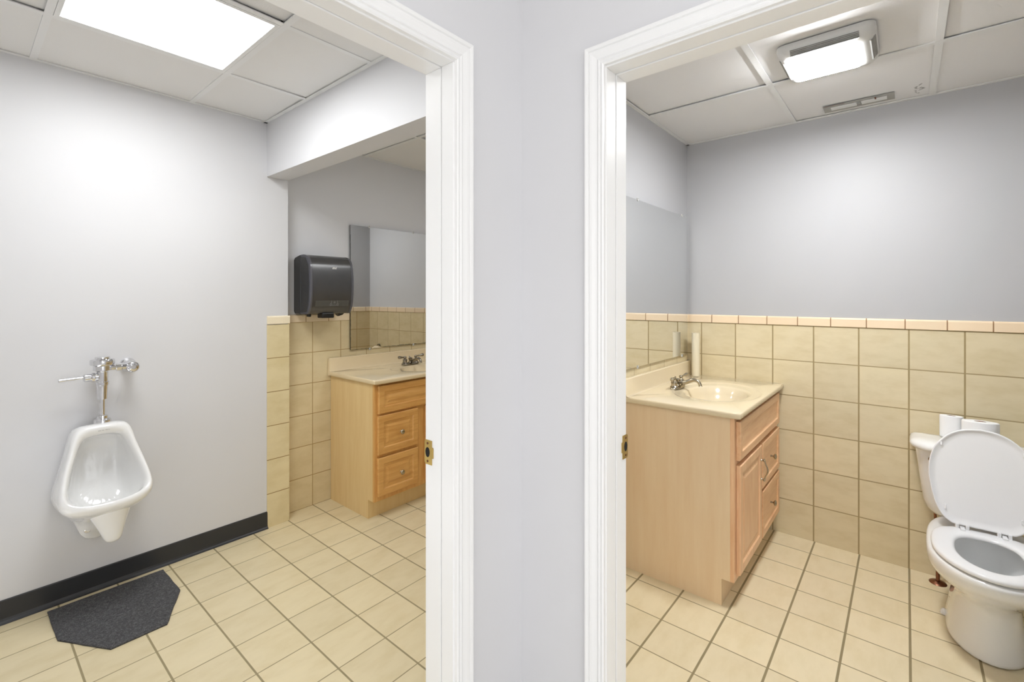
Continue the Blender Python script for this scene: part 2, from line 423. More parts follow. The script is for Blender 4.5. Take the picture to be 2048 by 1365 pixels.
# --- door casings, jambs, strike plates
CW = .0585
cprof = [(0, 0), (0, .010), (.004, .0125), (.008, .0115), (.0105, .0085), (.013, .0095), (.0155, .0125), (.019, .0105), (.021, .0095),
         (.026, .0105), (.036, .0135), (.043, .0145), (.0455, .0115), (.048, .0150), (.054, .0165), (.0575, .0160), (CW, .013), (CW, 0)]
def casing(name, mk, a0, a1, zt, parent):
    """mitred casing; mk(a, out, z) -> point; opening from a0 to a1 along the wall, top zt"""
    rings = [[mk(a0-u, d, 0.0) for u, d in cprof], [mk(a0-u, d, zt+u) for u, d in cprof],
             [mk(a1+u, d, zt+u) for u, d in cprof], [mk(a1+u, d, 0.0) for u, d in cprof]]
    MB().loft(rings).build(name, M['trim'], parent)
def strike(parent, mk, a0):
    """mk(a, out, z); brass strike plate whose lip is at the a edge"""
    z0, z1 = .930, .998
    out = [(a0, z0+.006), (a0+.004, z0), (a0+.030, z0), (a0+.030, z0+.018), (a0+.036, z0+.020), (a0+.036, z1-.020), (a0+.030, z1-.018), (a0+.030, z1), (a0+.004, z1), (a0, z1-.006)]
    mb = MB().loft([[mk(a, .0002, z) for a, z in out], [mk(a, .0022, z) for a, z in out]])
    o = mb.build('strike_plate', M['brass'], parent); o['label'] = 'brass strike plate'
    mb = MB()
    zc = (z0+z1)/2
    hole = [(a0+.013+.009*math.cos(t)*(1 if math.cos(t) > 0 else 1.0), zc+.014*math.sin(t)) for t in [k*math.pi/10 for k in range(20)]]
    mb.loft([[mk(a, .0021, z) for a, z in hole], [mk(a, .0026, z) for a, z in hole]])
    mb.build('latch_hole', M['dark'], o)
    mb = MB()
    for zz in (z0+.009, z1-.009): mb.lathe([(.0035, 0), (.0035, .0008), (.001, .0010)], mk(a0+.013, .0021, zz), Vector(mk(0, 1, 0)) - Vector(mk(0, 0, 0)), 12)
    mb.build('screw', M['rust'], o)
def P(x, y, z): return Vector((x, y, z))
# left door frame
def door_frame(name, label, mkw, mkj0, mkj1, a0, a1, depth, stop, side_strike):
    """mkw(a, d, z): casing space; jamb boards built in (a, depth) space through mkb"""
    pass
dl = MB()
ya, yb, yc = YL-.0005, .9755, WL_BACK
dl.box(OX1, OX1+.018, ya, yb, 0, HEAD).box(OX1-.002, OX1+.018, yb+.0015, yc, 0, HEAD-.003)
dl.box(OX0-.018, OX0, ya, yb, 0, HEAD).box(OX0-.018, OX0+.002, yb+.0015, yc, 0, HEAD-.003)
dl.box(OX0-.018, OX1+.018, ya, yb, HEAD, HEAD+.018).box(OX0-.018, OX1+.018, yb+.0015, yc, HEAD-.003, HEAD+.018)
dl = dl.build('door_1', M['trim'], bevel=.0012); struct(dl, 'white door frame of the left doorway')
casing('casing', lambda a, d, z: P(a, YL-.0005-d, z), OX0+.002-.008, OX1+.005, HEAD+.005, dl)
strike(dl, lambda a, d, z: P(OX1-.002-d, WL_BACK-a+.002, z), .0)
dr = MB()
xa, xb, xc = XR-.0005, 1.2075, WR_BACK
dr.box(xa, xb, OY1, OY1+.018, 0, HEAD).box(xb+.0015, xc, OY1-.002, OY1+.018, 0, HEAD-.003)
dr.box(xa, xb, OY0-.018, OY0, 0, HEAD).box(xb+.0015, xc, OY0-.018, OY0+.002, 0, HEAD-.003)
dr.box(xa, xb, OY0-.018, OY1+.018, HEAD, HEAD+.018).box(xb+.0015, xc, OY0-.018, OY1+.018, HEAD-.003, HEAD+.018)
dr = dr.build('door_2', M['trim'], bevel=.0012); struct(dr, 'white door frame of the right doorway')
casing('casing', lambda a, d, z: P(XR-.0005-d, a, z), OY0-.005, OY1+.003, HEAD+.005, dr)
strike(dr, lambda a, d, z: P(WR_BACK-a+.006, OY1-.002-d, z), .0)

# ================================================================ LIGHT FIXTURES
def troffer(label, x0, x1, y0, y1, z, mat, group=None):
    t = thing('ceiling_light', label, 'ceiling light', ((x0+x1)/2, (y0+y1)/2, z+.03))
    mb = MB(); w = .016
    mb.box(x0, x1, y0, y0+w, z-.001, z+.03).box(x0, x1, y1-w, y1, z-.001, z+.03).box(x0, x0+w, y0+w, y1-w, z-.001, z+.03).box(x1-w, x1, y0+w, y1-w, z-.001, z+.03)
    mb.box(x0, x1, y0, y1, z+.03, z+.034)
    mb.build('light_frame', M['tbar'], t)
    MB().box(x0+w, x1-w, y0+w, y1-w, z+.001, z+.006).build('diffuser', mat, t)
    return t
troffer('square flush panel light glowing in the grid ceiling above the urinal', .243, .819, 1.858, 2.437, ZL, M['lightL'])
troffer('added unseen fill panel on the hall ceiling outside both doorways', -1.0, .2, -.9, -.3, 2.69, M['fillH'])  # out of view, added to brighten the hall walls and trim
troffer('added unseen fill panel in the alcove ceiling behind the left doorway wall', 1.963, 2.547, 1.253, 1.817, ZA, M['fillE'])  # hidden fill, added to lift the alcove and glint on the dispenser

# exhaust fan light in the right room
t = thing('exhaust_fan_light', 'rectangular white exhaust fan with glowing lens on the toilet room ceiling', 'ceiling fan light', (2.34, .255, ZR))
def rrect(x0, x1, y0, y1, z, r, k=6):
    pts = []
    for cx, cy, a in ((x1-r, y1-r, 0), (x0+r, y1-r, 90), (x0+r, y0+r, 180), (x1-r, y0+r, 270)):
        for i in range(k+1):
            q = math.radians(a + 90*i/k); pts.append(P(cx+r*math.cos(q), cy+r*math.sin(q), z))
    return pts
fx0, fx1, fy0, fy1 = 2.165, 2.495, .085, .412
mb = MB().loft([rrect(fx0, fx1, fy0, fy1, ZR+.003, .035), rrect(fx0-.001, fx1+.001, fy0-.001, fy1+.001, ZR-.008, .036),
                rrect(fx0+.004, fx1-.004, fy0+.004, fy1-.004, ZR-.024, .036), rrect(fx0+.018, fx1-.018, fy0+.016, fy1-.016, ZR-.040, .034),
                rrect(fx0+.030, fx1-.060, fy0+.040, fy1-.030, ZR-.052, .02)])
fh = mb.build('fan_housing', M['housing'], t, auto=50)
mb = MB()
for k in range(5):   # louvre slots on the short sides and the near long side
    z = ZR-.026-k*.0045; q = .004+k*.0035
    mb.box(2.235, 2.42, fy0+q-.0012, fy0+q+.004, z-.0012, z+.0008)
    mb.box(2.235, 2.42, fy1-q-.004, fy1-q+.0012, z-.0012, z+.0008)
    mb.box(fx0+q-.0015, fx0+q+.010, .135, .36, z-.0012, z+.0008)
mb.build('louvre_slots', M['slot'], t)
lx0, lx1, ly0, ly1 = 2.196, 2.424, .140, .378
mb = MB().loft([rrect(lx0, lx1, ly0, ly1, ZR-.046, .012), rrect(lx0, lx1, ly0, ly1, ZR-.056, .014), rrect(lx0+.004, lx1-.004, ly0+.004, ly1-.004, ZR-.061, .014)])
o = mb.build('lamp_lens', M['lightR'], t, auto=50)
# broken slot in the ceiling tile by the back wall
t = thing('patched_vent_slot', 'narrow broken vent slot in the ceiling tile beside the toilet room back wall', 'vent', (3.06, .19, ZR+.003))
sx0, sx1, sy0, sy1 = 3.010, 3.112, .045, .345
MB().box(sx0, sx1, sy0, sy1, ZR+.0015, ZR+.0035).build('slot_plate', plain('slot_grey', (176, 174, 168), .7, var=.15, scale=40), t)
MB().box(sx0+.026, sx1-.030, .200, .312, ZR-.002, ZR+.001).box(sx0+.022, sx1-.034, .075, .180, ZR-.003, ZR+.0005).build('white_slat', M['housing'], t, bevel=.001)
MB().box(sx0-.001, sx0+.003, .25, .345, ZR+.0005, ZR+.0012).box(sx1-.034, sx1-.031, .08, .30, ZR-.0012, ZR+.001).box(sx0+.002, sx0+.03, .118, .124, ZR-.004, ZR-.002).build('rusty_crack', M['rust'], t)
MB().add([(sx0+.02, .205, ZR-.001), (sx1-.02, .200, ZR-.001), (sx1-.02, .180, ZR-.001), (sx0+.02, .186, ZR-.001), (sx0+.02, .205, ZR+.001), (sx1-.02, .200, ZR+.001), (sx1-.02, .180, ZR+.001), (sx0+.02, .186, ZR+.001)],
         [(0,1,2,3),(4,5,6,7),(0,1,5,4),(1,2,6,5),(2,3,7,6),(3,0,4,7)]).build('torn_gap', M['slot'], t)

# ================================================================ URINAL
XU = .445
ur = thing('urinal', 'white wall-hung urinal with tapered bowl on the grey wall', 'urinal', (XU, YU, .25))
def half_ring(key, N=14):
    """key: (dx, depth, z) from top centre to bottom centre -> closed mirrored ring"""
    pts = spline([Vector(k) for k in key], 10)
    L = [0]
    for i in range(1, len(pts)): L.append(L[-1] + (pts[i]-pts[i-1]).length)
    out = []
    for k in range(N+1):
        s_ = L[-1]*k/N; i = max(j for j in range(len(L)) if L[j] <= s_+1e-9); i = min(i, len(pts)-2)
        f_ = (s_-L[i])/max(1e-9, L[i+1]-L[i]); out.append(pts[i].lerp(pts[i+1], f_))
    full = out + [Vector((-p.x, p.y, p.z)) for p in reversed(out[1:-1])]
    return [P(XU+p.x, YU-p.y, p.z) for p in full]
R = [
 [(0,.0,.790),(.095,.0,.788),(.112,.0,.72),(.150,.0,.56),(.166,.0,.475),(.130,.0,.420),(.082,.0,.350),(.070,.0,.285),(.045,.0,.250),(0,.0,.245)],
 [(0,.035,.800),(.097,.035,.796),(.113,.035,.72),(.150,.035,.56),(.166,.035,.475),(.128,.035,.420),(.078,.035,.350),(.066,.035,.290),(.042,.035,.256),(0,.035,.250)],
 [(0,.085,.812),(.098,.085,.806),(.116,.085,.72),(.152,.085,.57),(.167,.085,.490),(.135,.085,.440),(.090,.085,.395),(.060,.080,.350),(.035,.075,.330),(0,.070,.325)],
 [(0,.135,.818),(.094,.135,.812),(.114,.140,.73),(.150,.165,.60),(.165,.200,.510),(.145,.215,.462),(.105,.225,.440),(.070,.225,.425),(.035,.225,.415),(0,.225,.412)],
 [(0,.160,.816),(.090,.160,.808),(.112,.170,.74),(.147,.220,.62),(.162,.270,.535),(.150,.295,.490),(.115,.312,.474),(.075,.322,.466),(.038,.327,.463),(0,.328,.462)],
 [(0,.168,.806),(.082,.168,.798),(.106,.182,.735),(.140,.232,.625),(.155,.284,.556),(.144,.308,.522),(.110,.326,.510),(.072,.335,.504),(.036,.339,.502),(0,.340,.502)],
 [(0,.164,.786),(.074,.165,.778),(.096,.182,.725),(.128,.230,.625),(.142,.278,.562),(.132,.298,.536),(.100,.314,.524),(.066,.321,.519),(.033,.324,.517),(0,.325,.517)],
 [(0,.150,.768),(.066,.152,.760),(.088,.168,.712),(.118,.215,.620),(.131,.262,.555),(.122,.282,.528),(.092,.298,.512),(.061,.305,.506),(.030,.308,.504),(0,.309,.503)],
 [(0,.090,.765),(.066,.092,.752),(.086,.105,.700),(.112,.150,.610),(.124,.200,.535),(.115,.235,.495),(.086,.262,.475),(.057,.272,.468),(.028,.276,.465),(0,.277,.464)],
 [(0,.050,.735),(.062,.050,.725),(.076,.055,.680),(.092,.075,.590),(.100,.110,.510),(.092,.150,.462),(.070,.185,.440),(.046,.198,.434),(.023,.203,.431),(0,.204,.430)],
 [(0,.046,.660),(.045,.046,.655),(.052,.048,.620),(.060,.058,.560),(.064,.078,.505),(.058,.100,.468),(.044,.122,.446),(.030,.130,.438),(.015,.134,.434),(0,.135,.433)],
]
rings = [half_ring(r) for r in R]
mb = MB().loft(rings, True, True, True)
ub = mb.build('urinal_bowl', M['porcelain'], ur, smooth=True, sub=2)
# trap spout below the lip
def oval(cx, cy, z, a, b, n_=20): return [P(cx+a*math.cos(2*math.pi*i/n_), cy+b*math.sin(2*math.pi*i/n_), z) for i in range(n_)]
mb = MB().loft([oval(XU+.006, YU-.235, .475, .088, .080), oval(XU+.007, YU-.240, .452, .078, .072), oval(XU+.010, YU-.248, .410, .060, .054), oval(XU+.013, YU-.255, .370, .045, .040),
                oval(XU+.015, YU-.260, .338, .035, .032), oval(XU+.015, YU-.262, .322, .028, .026), oval(XU+.015, YU-.262, .312, .016, .014)])
mb.build('trap_spout', M['porcelain'], ur, smooth=True, sub=2)
mb = MB().lathe([(.0125, 0), (.0125, .004), (.010, .007), (.006, .0075), (.005, .005)], (XU-.043, YU-.066, .322), (-.15, -1, 0.05), 20)
mb.build('outlet_bolt', M['chrome'], ur, auto=40)
# faint maker's mark on the top rim (illegible in the photo): small grey dashes
mb = MB()
for k, (dx, w) in enumerate(((-.016, .010), (-.003, .008), (.009, .009), (.019, .006))):
    for q in range(3): mb.box(XU+dx+q*w/3-.004, XU+dx+q*w/3+w/3-.0052, YU-.1716, YU-.1700, .7925, .7945)
mb.build('maker_mark', M['ink'], ur)

# flush valve
YV = YU-.095
fv = thing('flush_valve', 'chrome manual flush valve mounted above the urinal', 'flush valve', (XU+.006, YV, .812))
XV = XU+.006
ax = (XV, YV, 0)
MB().lathe([(.031, .808), (.032, .812), (.032, .826), (.029, .832), (.021, .836), (.020, .846), (.013, .850)], ax, n_=36).build('spud_flange', M['chrome'], fv, auto=35)
MB().lathe([(.0095, .845), (.0095, .930)], ax, n_=24).build('flush_tube', M['chrome'], fv, auto=35)
MB().lathe([(.013, .922), (.0175, .924), (.0195, .965), (.0205, .975), (.0205, .988), (.024, .990), (.024, 1.004), (.021, 1.006), (.021, 1.050), (.024, 1.054),
            (.034, 1.058), (.034, 1.078), (.036, 1.080), (.044, 1.084), (.0455, 1.088), (.0455, 1.104), (.043, 1.109), (.028, 1.112), (.0275, 1.119), (.025, 1.121), (.0, 1.1215)], ax, n_=40, cap1=False).build('valve_body', M['chrome'], fv, auto=30)
mb = MB().lathe([(.0185, 0), (.0185, .010), (.0215, .012), (.0215, .022), (.016, .024), (.0175, .026), (.0185, .046), (.013, .052)], (XV-.016, YV, 1.028), (-1, 0, 0.02), 12)
mb.build('handle_socket', M['chrome'], fv, auto=30)
mb = MB().lathe([(.0065, 0), (.0065, .010), (.0062, .012), (.0082, .080), (.0082, .084), (.006, .086)], (XV-.064, YV, 1.030), (-1, -.05, -.03), 20)
mb.build('lever_handle', M['chrome'], fv, auto=40)
mb = MB().lathe([(.013, 0), (.013, .020), (.019, .022), (.019, .040), (.016, .043), (.014, .075)], (XV+.028, YV, 1.066), (1, 0, 0), 8)
mb.build('coupling_nut', M['chrome'], fv, auto=30)
mb = MB().lathe([(.034, .0), (.0345, .004), (.031, .010), (.024, .016), (.021, .022), (.021, .085), (.026, .088), (.027, .106), (.023, .112), (.020, .114), (.018, .122), (.010, .125), (.009, .121), (.0, .121)], (XV+.110, YU, 1.062), (0, -1, 0), 36, cap1=False)
mb.build('control_stop', M['chrome'], fv, auto=30)

# ================================================================ FLOOR MAT
pts = [(.271, 2.910), (.276, 2.640), (.404, 2.413), (.590, 2.413), (.698, 2.645), (.694, 2.908)]
mp = []
for i in range(6):
    a = Vector(pts[i]); b = Vector(pts[(i+1) % 6])
    for k in range(8):
        q = a.lerp(b, k/8); j = .0012 if k else 0
        mp.append((q.x+random.uniform(-j, j), q.y+random.uniform(-j, j)))
t = thing('urinal_mat', 'charcoal carpet mat with clipped corners on the floor below the urinal', 'floor mat', (.48, 2.65, 0))
MB().loft([[P(x, y, .0005) for x, y in mp], [P(x, y, .003) for x, y in mp]]).build('rubber_backing', M['rubber'], t)
MB().loft([[P(x, y, .003) for x, y in mp], [P(x, y, .0065) for x, y in mp], [P(.48+(x-.48)*.992, 2.65+(y-2.65)*.992, .008) for x, y in mp]]).build('carpet_pile', M['mat'], t)

# ================================================================ TOWEL DISPENSER
t = thing('paper_towel_dispenser', 'black hand towel dispenser on the wall left of the alcove mirror', 'paper towel dispenser', (1.58, YM, 1.29))
X0, X1 = 1.432, 1.732
def prof_ring(x, pts): return [P(x, y, z) for y, z in pts]
def xloft(xs, prof, **k):
    return MB().loft([[P(x, y, z) for y, z in prof] for x in xs])
side = [(YM+.004, 1.305), (YM+.004, 1.640), (YM-.012, 1.655), (YM-.075, 1.668), (YM-.085, 1.668), (YM-.085, 1.290), (YM-.010, 1.290)]
xloft((X0, X1), side).build('back_case', M['dbody'], t, bevel=.004)
def front(inset, dz=0):
    c = spline([(0, YM-.084, 1.668-dz), (0, YM-.130, 1.668-dz), (0, YM-.172-inset, 1.652-dz), (0, YM-.200-inset, 1.615-dz), (0, YM-.212-inset, 1.560), (0, YM-.217-inset, 1.48),
                (0, YM-.214-inset, 1.40), (0, YM-.202-inset, 1.340), (0, YM-.180-inset, 1.300+dz), (0, YM-.160-inset, 1.290+dz), (0, YM-.084, 1.290+dz)], 4)
    return [(p.y, p.z) for p in c]
fp = front(0)
xloft((X0+.002, X0+.016), front(.004, -.001)).build('side_bezel', M['bezel'], t, bevel=.003)
xloft((X1-.016, X1-.002), front(.004, -.001)).build('side_bezel', M['bezel'], t, bevel=.003)
cv = xloft((X0+.016, X1-.016), fp).build('front_cover', M['dgrey'], t, auto=30)
# darker translucent side window
MB().loft([[P(X0+.0012, y, z) for y, z in [(YM-.088, 1.655), (YM-.150, 1.650), (YM-.188, 1.60), (YM-.200, 1.48), (YM-.190, 1.35), (YM-.165, 1.305), (YM-.088, 1.300)]],
           [P(X0+.004, y, z) for y, z in [(YM-.088, 1.655), (YM-.150, 1.650), (YM-.188, 1.60), (YM-.200, 1.48), (YM-.190, 1.35), (YM-.165, 1.305), (YM-.088, 1.300)]]]).build('side_window', M['dgrey'], t)
MB().box(1.527, 1.610, YM-.185, YM-.120, 1.262, 1.296).build('feed_lever', M['blk'], t, bevel=.006)
MB().box(1.455, 1.472, YM-.150, YM-.120, 1.272, 1.296).build('feed_knob', M['blk'], t, bevel=.003)
mb = MB().add([(1.655, YM-.15, 1.296), (1.71, YM-.15, 1.296), (1.700, YM-.13, 1.278), (1.672, YM-.13, 1.270), (1.655, YM-.09, 1.296), (1.71, YM-.09, 1.296), (1.700, YM-.11, 1.278), (1.672, YM-.11, 1.270)],
              [(0,1,2,3),(4,5,6,7),(0,1,5,4),(1,2,6,5),(2,3,7,6),(3,0,4,7)])
mb.build('tear_guide', M['blk'], t)
def yfront(z):
    for (ya_, za), (yb_, zb) in zip(fp, fp[1:]):
        if ya_ < YM-.1 and (za-z)*(zb-z) <= 0 and za != zb: return ya_+(yb_-ya_)*(z-za)/(zb-za)
    return YM-.21
# badge + lettering
bz = 1.583; by = yfront(bz)
bp = [(-.014, -.0085), (-.006, -.0095), (.004, -.0075), (.015, -.011), (.014, .003), (.015, .0085), (.004, .006), (-.006, .0085), (-.014, .006)]
bd = MB().loft([[P(1.597+x, by-.0005+z*-.25, bz+z) for x, z in bp], [P(1.597+x, by-.0018+z*-.25, bz+z) for x, z in bp]]).build('badge', M['white'], t)
def text_mesh(name, body, size, loc, rot, mat, parent):
    c_ = bpy.data.curves.new(name, 'FONT'); c_.body = body; c_.size = size; c_.extrude = .0002; c_.align_x = 'CENTER'; c_.align_y = 'CENTER'
    tmp = bpy.data.objects.new(name, c_); COL.objects.link(tmp)
    bpy.context.view_layer.update()
    me = bpy.data.meshes.new_from_object(tmp.evaluated_get(bpy.context.evaluated_depsgraph_get()))
    bpy.data.objects.remove(tmp); me.name = name
    o = bpy.data.objects.new(name, me); COL.objects.link(o); me.materials.clear(); me.materials.append(mat)
    me.transform(Matrix.Translation(loc) @ rot.to_4x4())
    o.parent = parent; o.matrix_parent_inverse = Matrix.Translation(-Vector(parent.location)); return o
from mathutils import Euler
rt = Euler((math.radians(80), 0, 0)).to_matrix()
o = text_mesh('badge_lettering', 'Tork', .0115, P(1.597, by-.0024, bz-.0005), rt, M['ink'], t)
# pull-down pictogram: two hands and a towel with zig-zag edge
zi = 1.355; yi = yfront(zi)
mb = MB()
def pl(pts_, r=.0006):
    mb.tube([P(1.598+x, yfront(zi+z)-.0008, zi+z) for x, z in pts_], r, 5)
for s_ in (-1, 1):
    pl([(s_*.020, .020), (s_*.022, .006), (s_*.026, .002), (s_*.030, -.006), (s_*.028, -.014)]); pl([(s_*.020, -.012), (s_*.018, -.004), (s_*.022, .004)])
    pl([(s_*.024, -.014), (s_*.023, -.006)])
pl([(-.018+.0024*k, -.008 if k % 2 else -.0105) for k in range(16)])
pl([(-.005, .004), (-.003, .014), (.003, .014), (.005, .004), (-.005, .004)]); pl([(0, .012), (0, .006)])
mb.build('pictogram', M['print'], t)
MB().loft([[P(x, yfront(z)-.0004, z) for z in (1.338, 1.348, 1.358, 1.368, 1.376)] for x in (1.470, 1.700)], closed=False, cap0=False, cap1=False).build('sheet_window', plain('cover_window', (84, 84, 82), .15, var=.1), t)

# ================================================================ MIRRORS
def mirror(label, outline, y, clips, thick=.005, depth_sign=1):
    t = thing('mirror', label, 'mirror', (outline[0][0], y, outline[0][1]), 'frameless wall mirrors')
    back = [P(x, y+thick, z) for x, z in outline]; fr = [P(x, y, z) for x, z in outline]
    n_ = len(outline)
    vs = fr+back; fs = [tuple(range(n_)), tuple(range(n_, 2*n_))] + [(i, (i+1) % n_, n_+(i+1) % n_, n_+i) for i in range(n_)]
    mesh_obj('mirror_glass', vs, fs, None, t, mats=[M['mirror'], M['mirror_edge']], fmat=[0, 1]+[1]*n_)
    for x, z, s_ in clips:
        m = MB().box(x-.006, x+.006, y-.004, y+thick, z-.001 if s_ > 0 else z-.010, z+.010 if s_ > 0 else z+.001)
        m.box(x-.005, x+.005, y-.004, y-.0015, z-.007 if s_ > 0 else z-.004, z+.004 if s_ > 0 else z+.007)
        c_ = m.build('mirror_clip', M['clip'], t, bevel=.001)
        MB().lathe([(.0025, 0), (.0025, .001), (.001, .0015)], (x, y-.004, z+.006*s_), (0, -1, 0), 10).build('clip_screw', M['ink'], c_)
    return t
ymL = YM-.0115
bot = [(1.830, 1.016), (1.838, 1.0145), (1.9, 1.016), (1.96, 1.0155), (2.005, 1.0165), (2.010, 1.022), (2.022, 1.030), (2.036, 1.034), (2.052, 1.033), (2.058, 1.041), (2.066, 1.043), (2.074, 1.040), (2.077, 1.033),
       (2.086, 1.025), (2.098, 1.0195), (2.16, 1.018), (2.25, 1.0175), (2.745, 1.0165)]
outl = bot + [(2.745, 1.915), (1.830, 1.915)]
mL = mirror('frameless wall mirror with chipped bottom edge above the left vanity', outl, ymL, [(1.983, 1.915, 1), (2.388, 1.915, 1), (1.988, 1.016, -1), (2.391, 1.0175, -1)])
# desilvered dark band along the chipped bottom edge
mb = MB(); r = random.Random(3)
xs = [1.832+.018*k for k in range(10)]
def band(x0, x1, z0, zt):
    n_ = max(3, int((x1-x0)/.012)); pts = [(x0+(x1-x0)*i/n_, z0+zt*(.3+.7*r.random())) for i in range(n_+1)]
    low = [(x, z0) for x, _ in pts]
    mb.loft([[P(x, ymL-.0006, z) for x, z in low], [P(x, ymL-.0006, z) for x, z in pts]], closed=False, cap0=False, cap1=False)
band(1.834, 2.005, 1.017, .0035); band(2.10, 2.24, 1.0195, .004); band(2.24, 2.42, 1.018, .0055); band(2.42, 2.73, 1.0175, .004)
mb.loft([[P(x, ymL-.0006, z) for x, z in ((2.048, 1.037), (2.060, 1.0445), (2.072, 1.0455), (2.082, 1.034))], [P(x, ymL-.0006, z) for x, z in ((2.054, 1.035), (2.062, 1.0415), (2.070, 1.0405), (2.080, 1.031))]], closed=False, cap0=False, cap1=False)
z_ = 1.02
mb.loft([[P(1.8305, ymL-.0006, 1.02+.014*k) for k in range(60)], [P(1.8315+.002*r.random()*(1 if k < 16 else .2), ymL-.0006, 1.02+.014*k) for k in range(60)]], closed=False, cap0=False, cap1=False)
mb.build('tarnished_edge', M['mirror_edge'], mL)
cp = [(2.006, 1.0172), (2.011, 1.0225), (2.022, 1.0300), (2.036, 1.0335), (2.051, 1.0325), (2.064, 1.028), (2.078, 1.0225), (2.092, 1.0185)]
o = MB().loft([[P(x, ymL+.0005, z) for x, z in cp], [P(x, ymL+.004, z) for x, z in cp]]).build('bare_backing', M['cap_pier'], mL); o['label'] = 'cream patch where the mirror is chipped away'
mirror('frameless wall mirror in the corner above the right vanity', [(2.216, 1.022), (3.131, 1.022), (3.131, 1.924), (2.216, 1.924)], YR-.0125,
       [(2.379, 1.924, 1), (3.033, 1.924, 1), (2.379, 1.022, -1), (3.033, 1.022, -1)])

# ================================================================ VANITIES
def panel(mb, x0, x1, z0, z1, yf, th, raised=True):
    """framed panel face looking to -y at yf, thickness th"""
    if raised:
        st = [(0, th), (0, .003), (.004, .0), (.040, .0), (.045, .0065), (.062, .0075), (.078, .0025), (.082, .0025)]
    else:
        st = [(0, th), (0, .003), (.004, .0), (.036, .0), (.040, .0055), (.046, .007)]
    m_ = min(x1-x0, z1-z0)/2
    st = [(i*min(1, (m_-.006)/.082 if raised else (m_-.006)/.046) if i > .004 else i, d) for i, d in st]
    rings = [[P(x0+i, yf+d, z0+i), P(x1-i, yf+d, z0+i), P(x1-i, yf+d, z1-i), P(x0+i, yf+d, z1-i)] for i, d in st]
    mb.loft(rings)
def knob(t, x, y, z, name='knob'):
    MB().lathe([(.006, 0), (.006, .002), (.0042, .004), (.0042, .012), (.007, .015), (.0145, .020), (.0155, .023), (.0135, .027), (.008, .0295), (.0, .030)], (x, y, z), (0, -1, 0), 24, cap1=False).build(name, M['nickel'], t, auto=40)
def pull(t, x, y, z0, z1):
    mb = MB()
    for z in (z0, z1): mb.lathe([(.006, 0), (.005, .003), (.004, .010), (.0055, .014), (.0045, .018)], (x, y, z), (0, -1, 0), 14)
    c_ = spline([(x, y-.012, z1+.008), (x, y-.016, z1), (x, y-.020, z1-.014), (x, y-.029, (z0+z1)/2+.012), (x, y-.030, (z0+z1)/2-.010), (x, y-.020, z0+.014), (x, y-.016, z0), (x, y-.012, z0-.008)], 6)
    n_ = len(c_)-1
    mb.tube(c_, [.0026+.0020*abs(math.cos(math.pi*i/n_))**2+.0012*math.sin(math.pi*i/n_)**8 for i in range(n_+1)], 10)
    mb.build('door_handle', M['nickel'], t, auto=50)
def cabinet(label, x0, x1, yw, yf, zt, msd, mfr, toe):
    t = thing('vanity_cabinet', label, 'bathroom cabinet', ((x0+x1)/2, yw, 0), 'maple vanity cabinets')
    mb = MB(); s_ = .014; kh = .120
    for xa_, xb_ in ((x0, x0+s_), (x1-s_, x1)):
        mb.box(xa_, xb_, yf+.018, yw, kh, zt).box(xa_, xb_, toe, yw, 0, kh)
    mb.box(x0+s_, x1-s_, yw-.006, yw, 0, zt).box(x0+s_, x1-s_, yf+.02, yw-.006, kh, kh+.012)
    mb.build('side_panels', msd, t)
    MB().box(x0+.0005+s_, x1-s_, toe, toe+.012, 0, kh).build('toe_kick', msd, t)
    return t
# --- right room vanity
VX0, VX1, VY, VF, VZ = 2.243, 3.150, YR-.004, .588, .8585
vr = cabinet('pale maple vanity cabinet with door and two drawers against the tiled corner', VX0, VX1, VY, VF, VZ, M['side_r'], M['wood_r'], .642)
mb = MB(); y0, y1 = VF, VF+.018
mb.box(VX0, VX0+.040, y0, y1, .120, VZ).box(VX1-.040, VX1, y0, y1, .120, VZ).box(VX0+.04, VX1-.04, y0, y1, VZ-.035, VZ).box(VX0+.04, VX1-.04, y0, y1, .120, .150)
mb.box(VX0+.04, VX1-.04, y0, y1, .625, .655).box(2.668, 2.708, y0, y1, .150, .625).box(2.708, VX1-.04, y0, y1, .365, .395)
mb.build('face_frame', M['wood_r'], vr, bevel=.001)
dy = VF-.020
mb = MB(); panel(mb, 2.268, 3.108, .662, .838, dy, .019, False); mb.build('false_front', M['wood_rh'], vr, bevel=.0008)
mb = MB(); panel(mb, 2.270, 2.676, .146, .640, dy, .019, True); d_ = mb.build('door', M['wood_r'], vr, bevel=.0008); pull(d_, 2.655, dy, .470, .566)
for z0, z1 in ((.404, .640), (.146, .388)):
    mb = MB(); panel(mb, 2.697, 3.108, z0, z1, dy, .019, False); d_ = mb.build('drawer', M['wood_rh'], vr, bevel=.0008); knob(d_, 2.905, dy+.006, (z0+z1)/2)
# --- left room vanity
LX0, LX1, LY, LF, LZ = 1.685, 2.905, YM-.004, 2.530, .8575
vl = cabinet('golden maple vanity cabinet with stacked drawers below the chipped mirror', LX0, LX1, LY, LF, LZ, M['side_l'], M['wood_l'], 2.598)
mb = MB(); y0, y1 = LF, LF+.018
mb.box(LX0, LX0+.040, y0, y1, .120, LZ).box(LX1-.040, LX1, y0, y1, .120, LZ).box(LX0+.04, LX1-.04, y0, y1, LZ-.035, LZ).box(LX0+.04, LX1-.04, y0, y1, .120, .150)
mb.box(LX0+.04, LX1-.04, y0, y1, .640, .668).box(2.025, 2.095, y0, y1, .150, .640).box(LX0+.04, 2.025, y0, y1, .385, .410)
mb.build('face_frame', M['wood_l'], vl, bevel=.001)
dy = LF-.020
mb = MB(); panel(mb, 1.706, 2.884, .668, .843, dy, .019, True); mb.build('false_front', M['wood_lh'], vl, bevel=.0008)
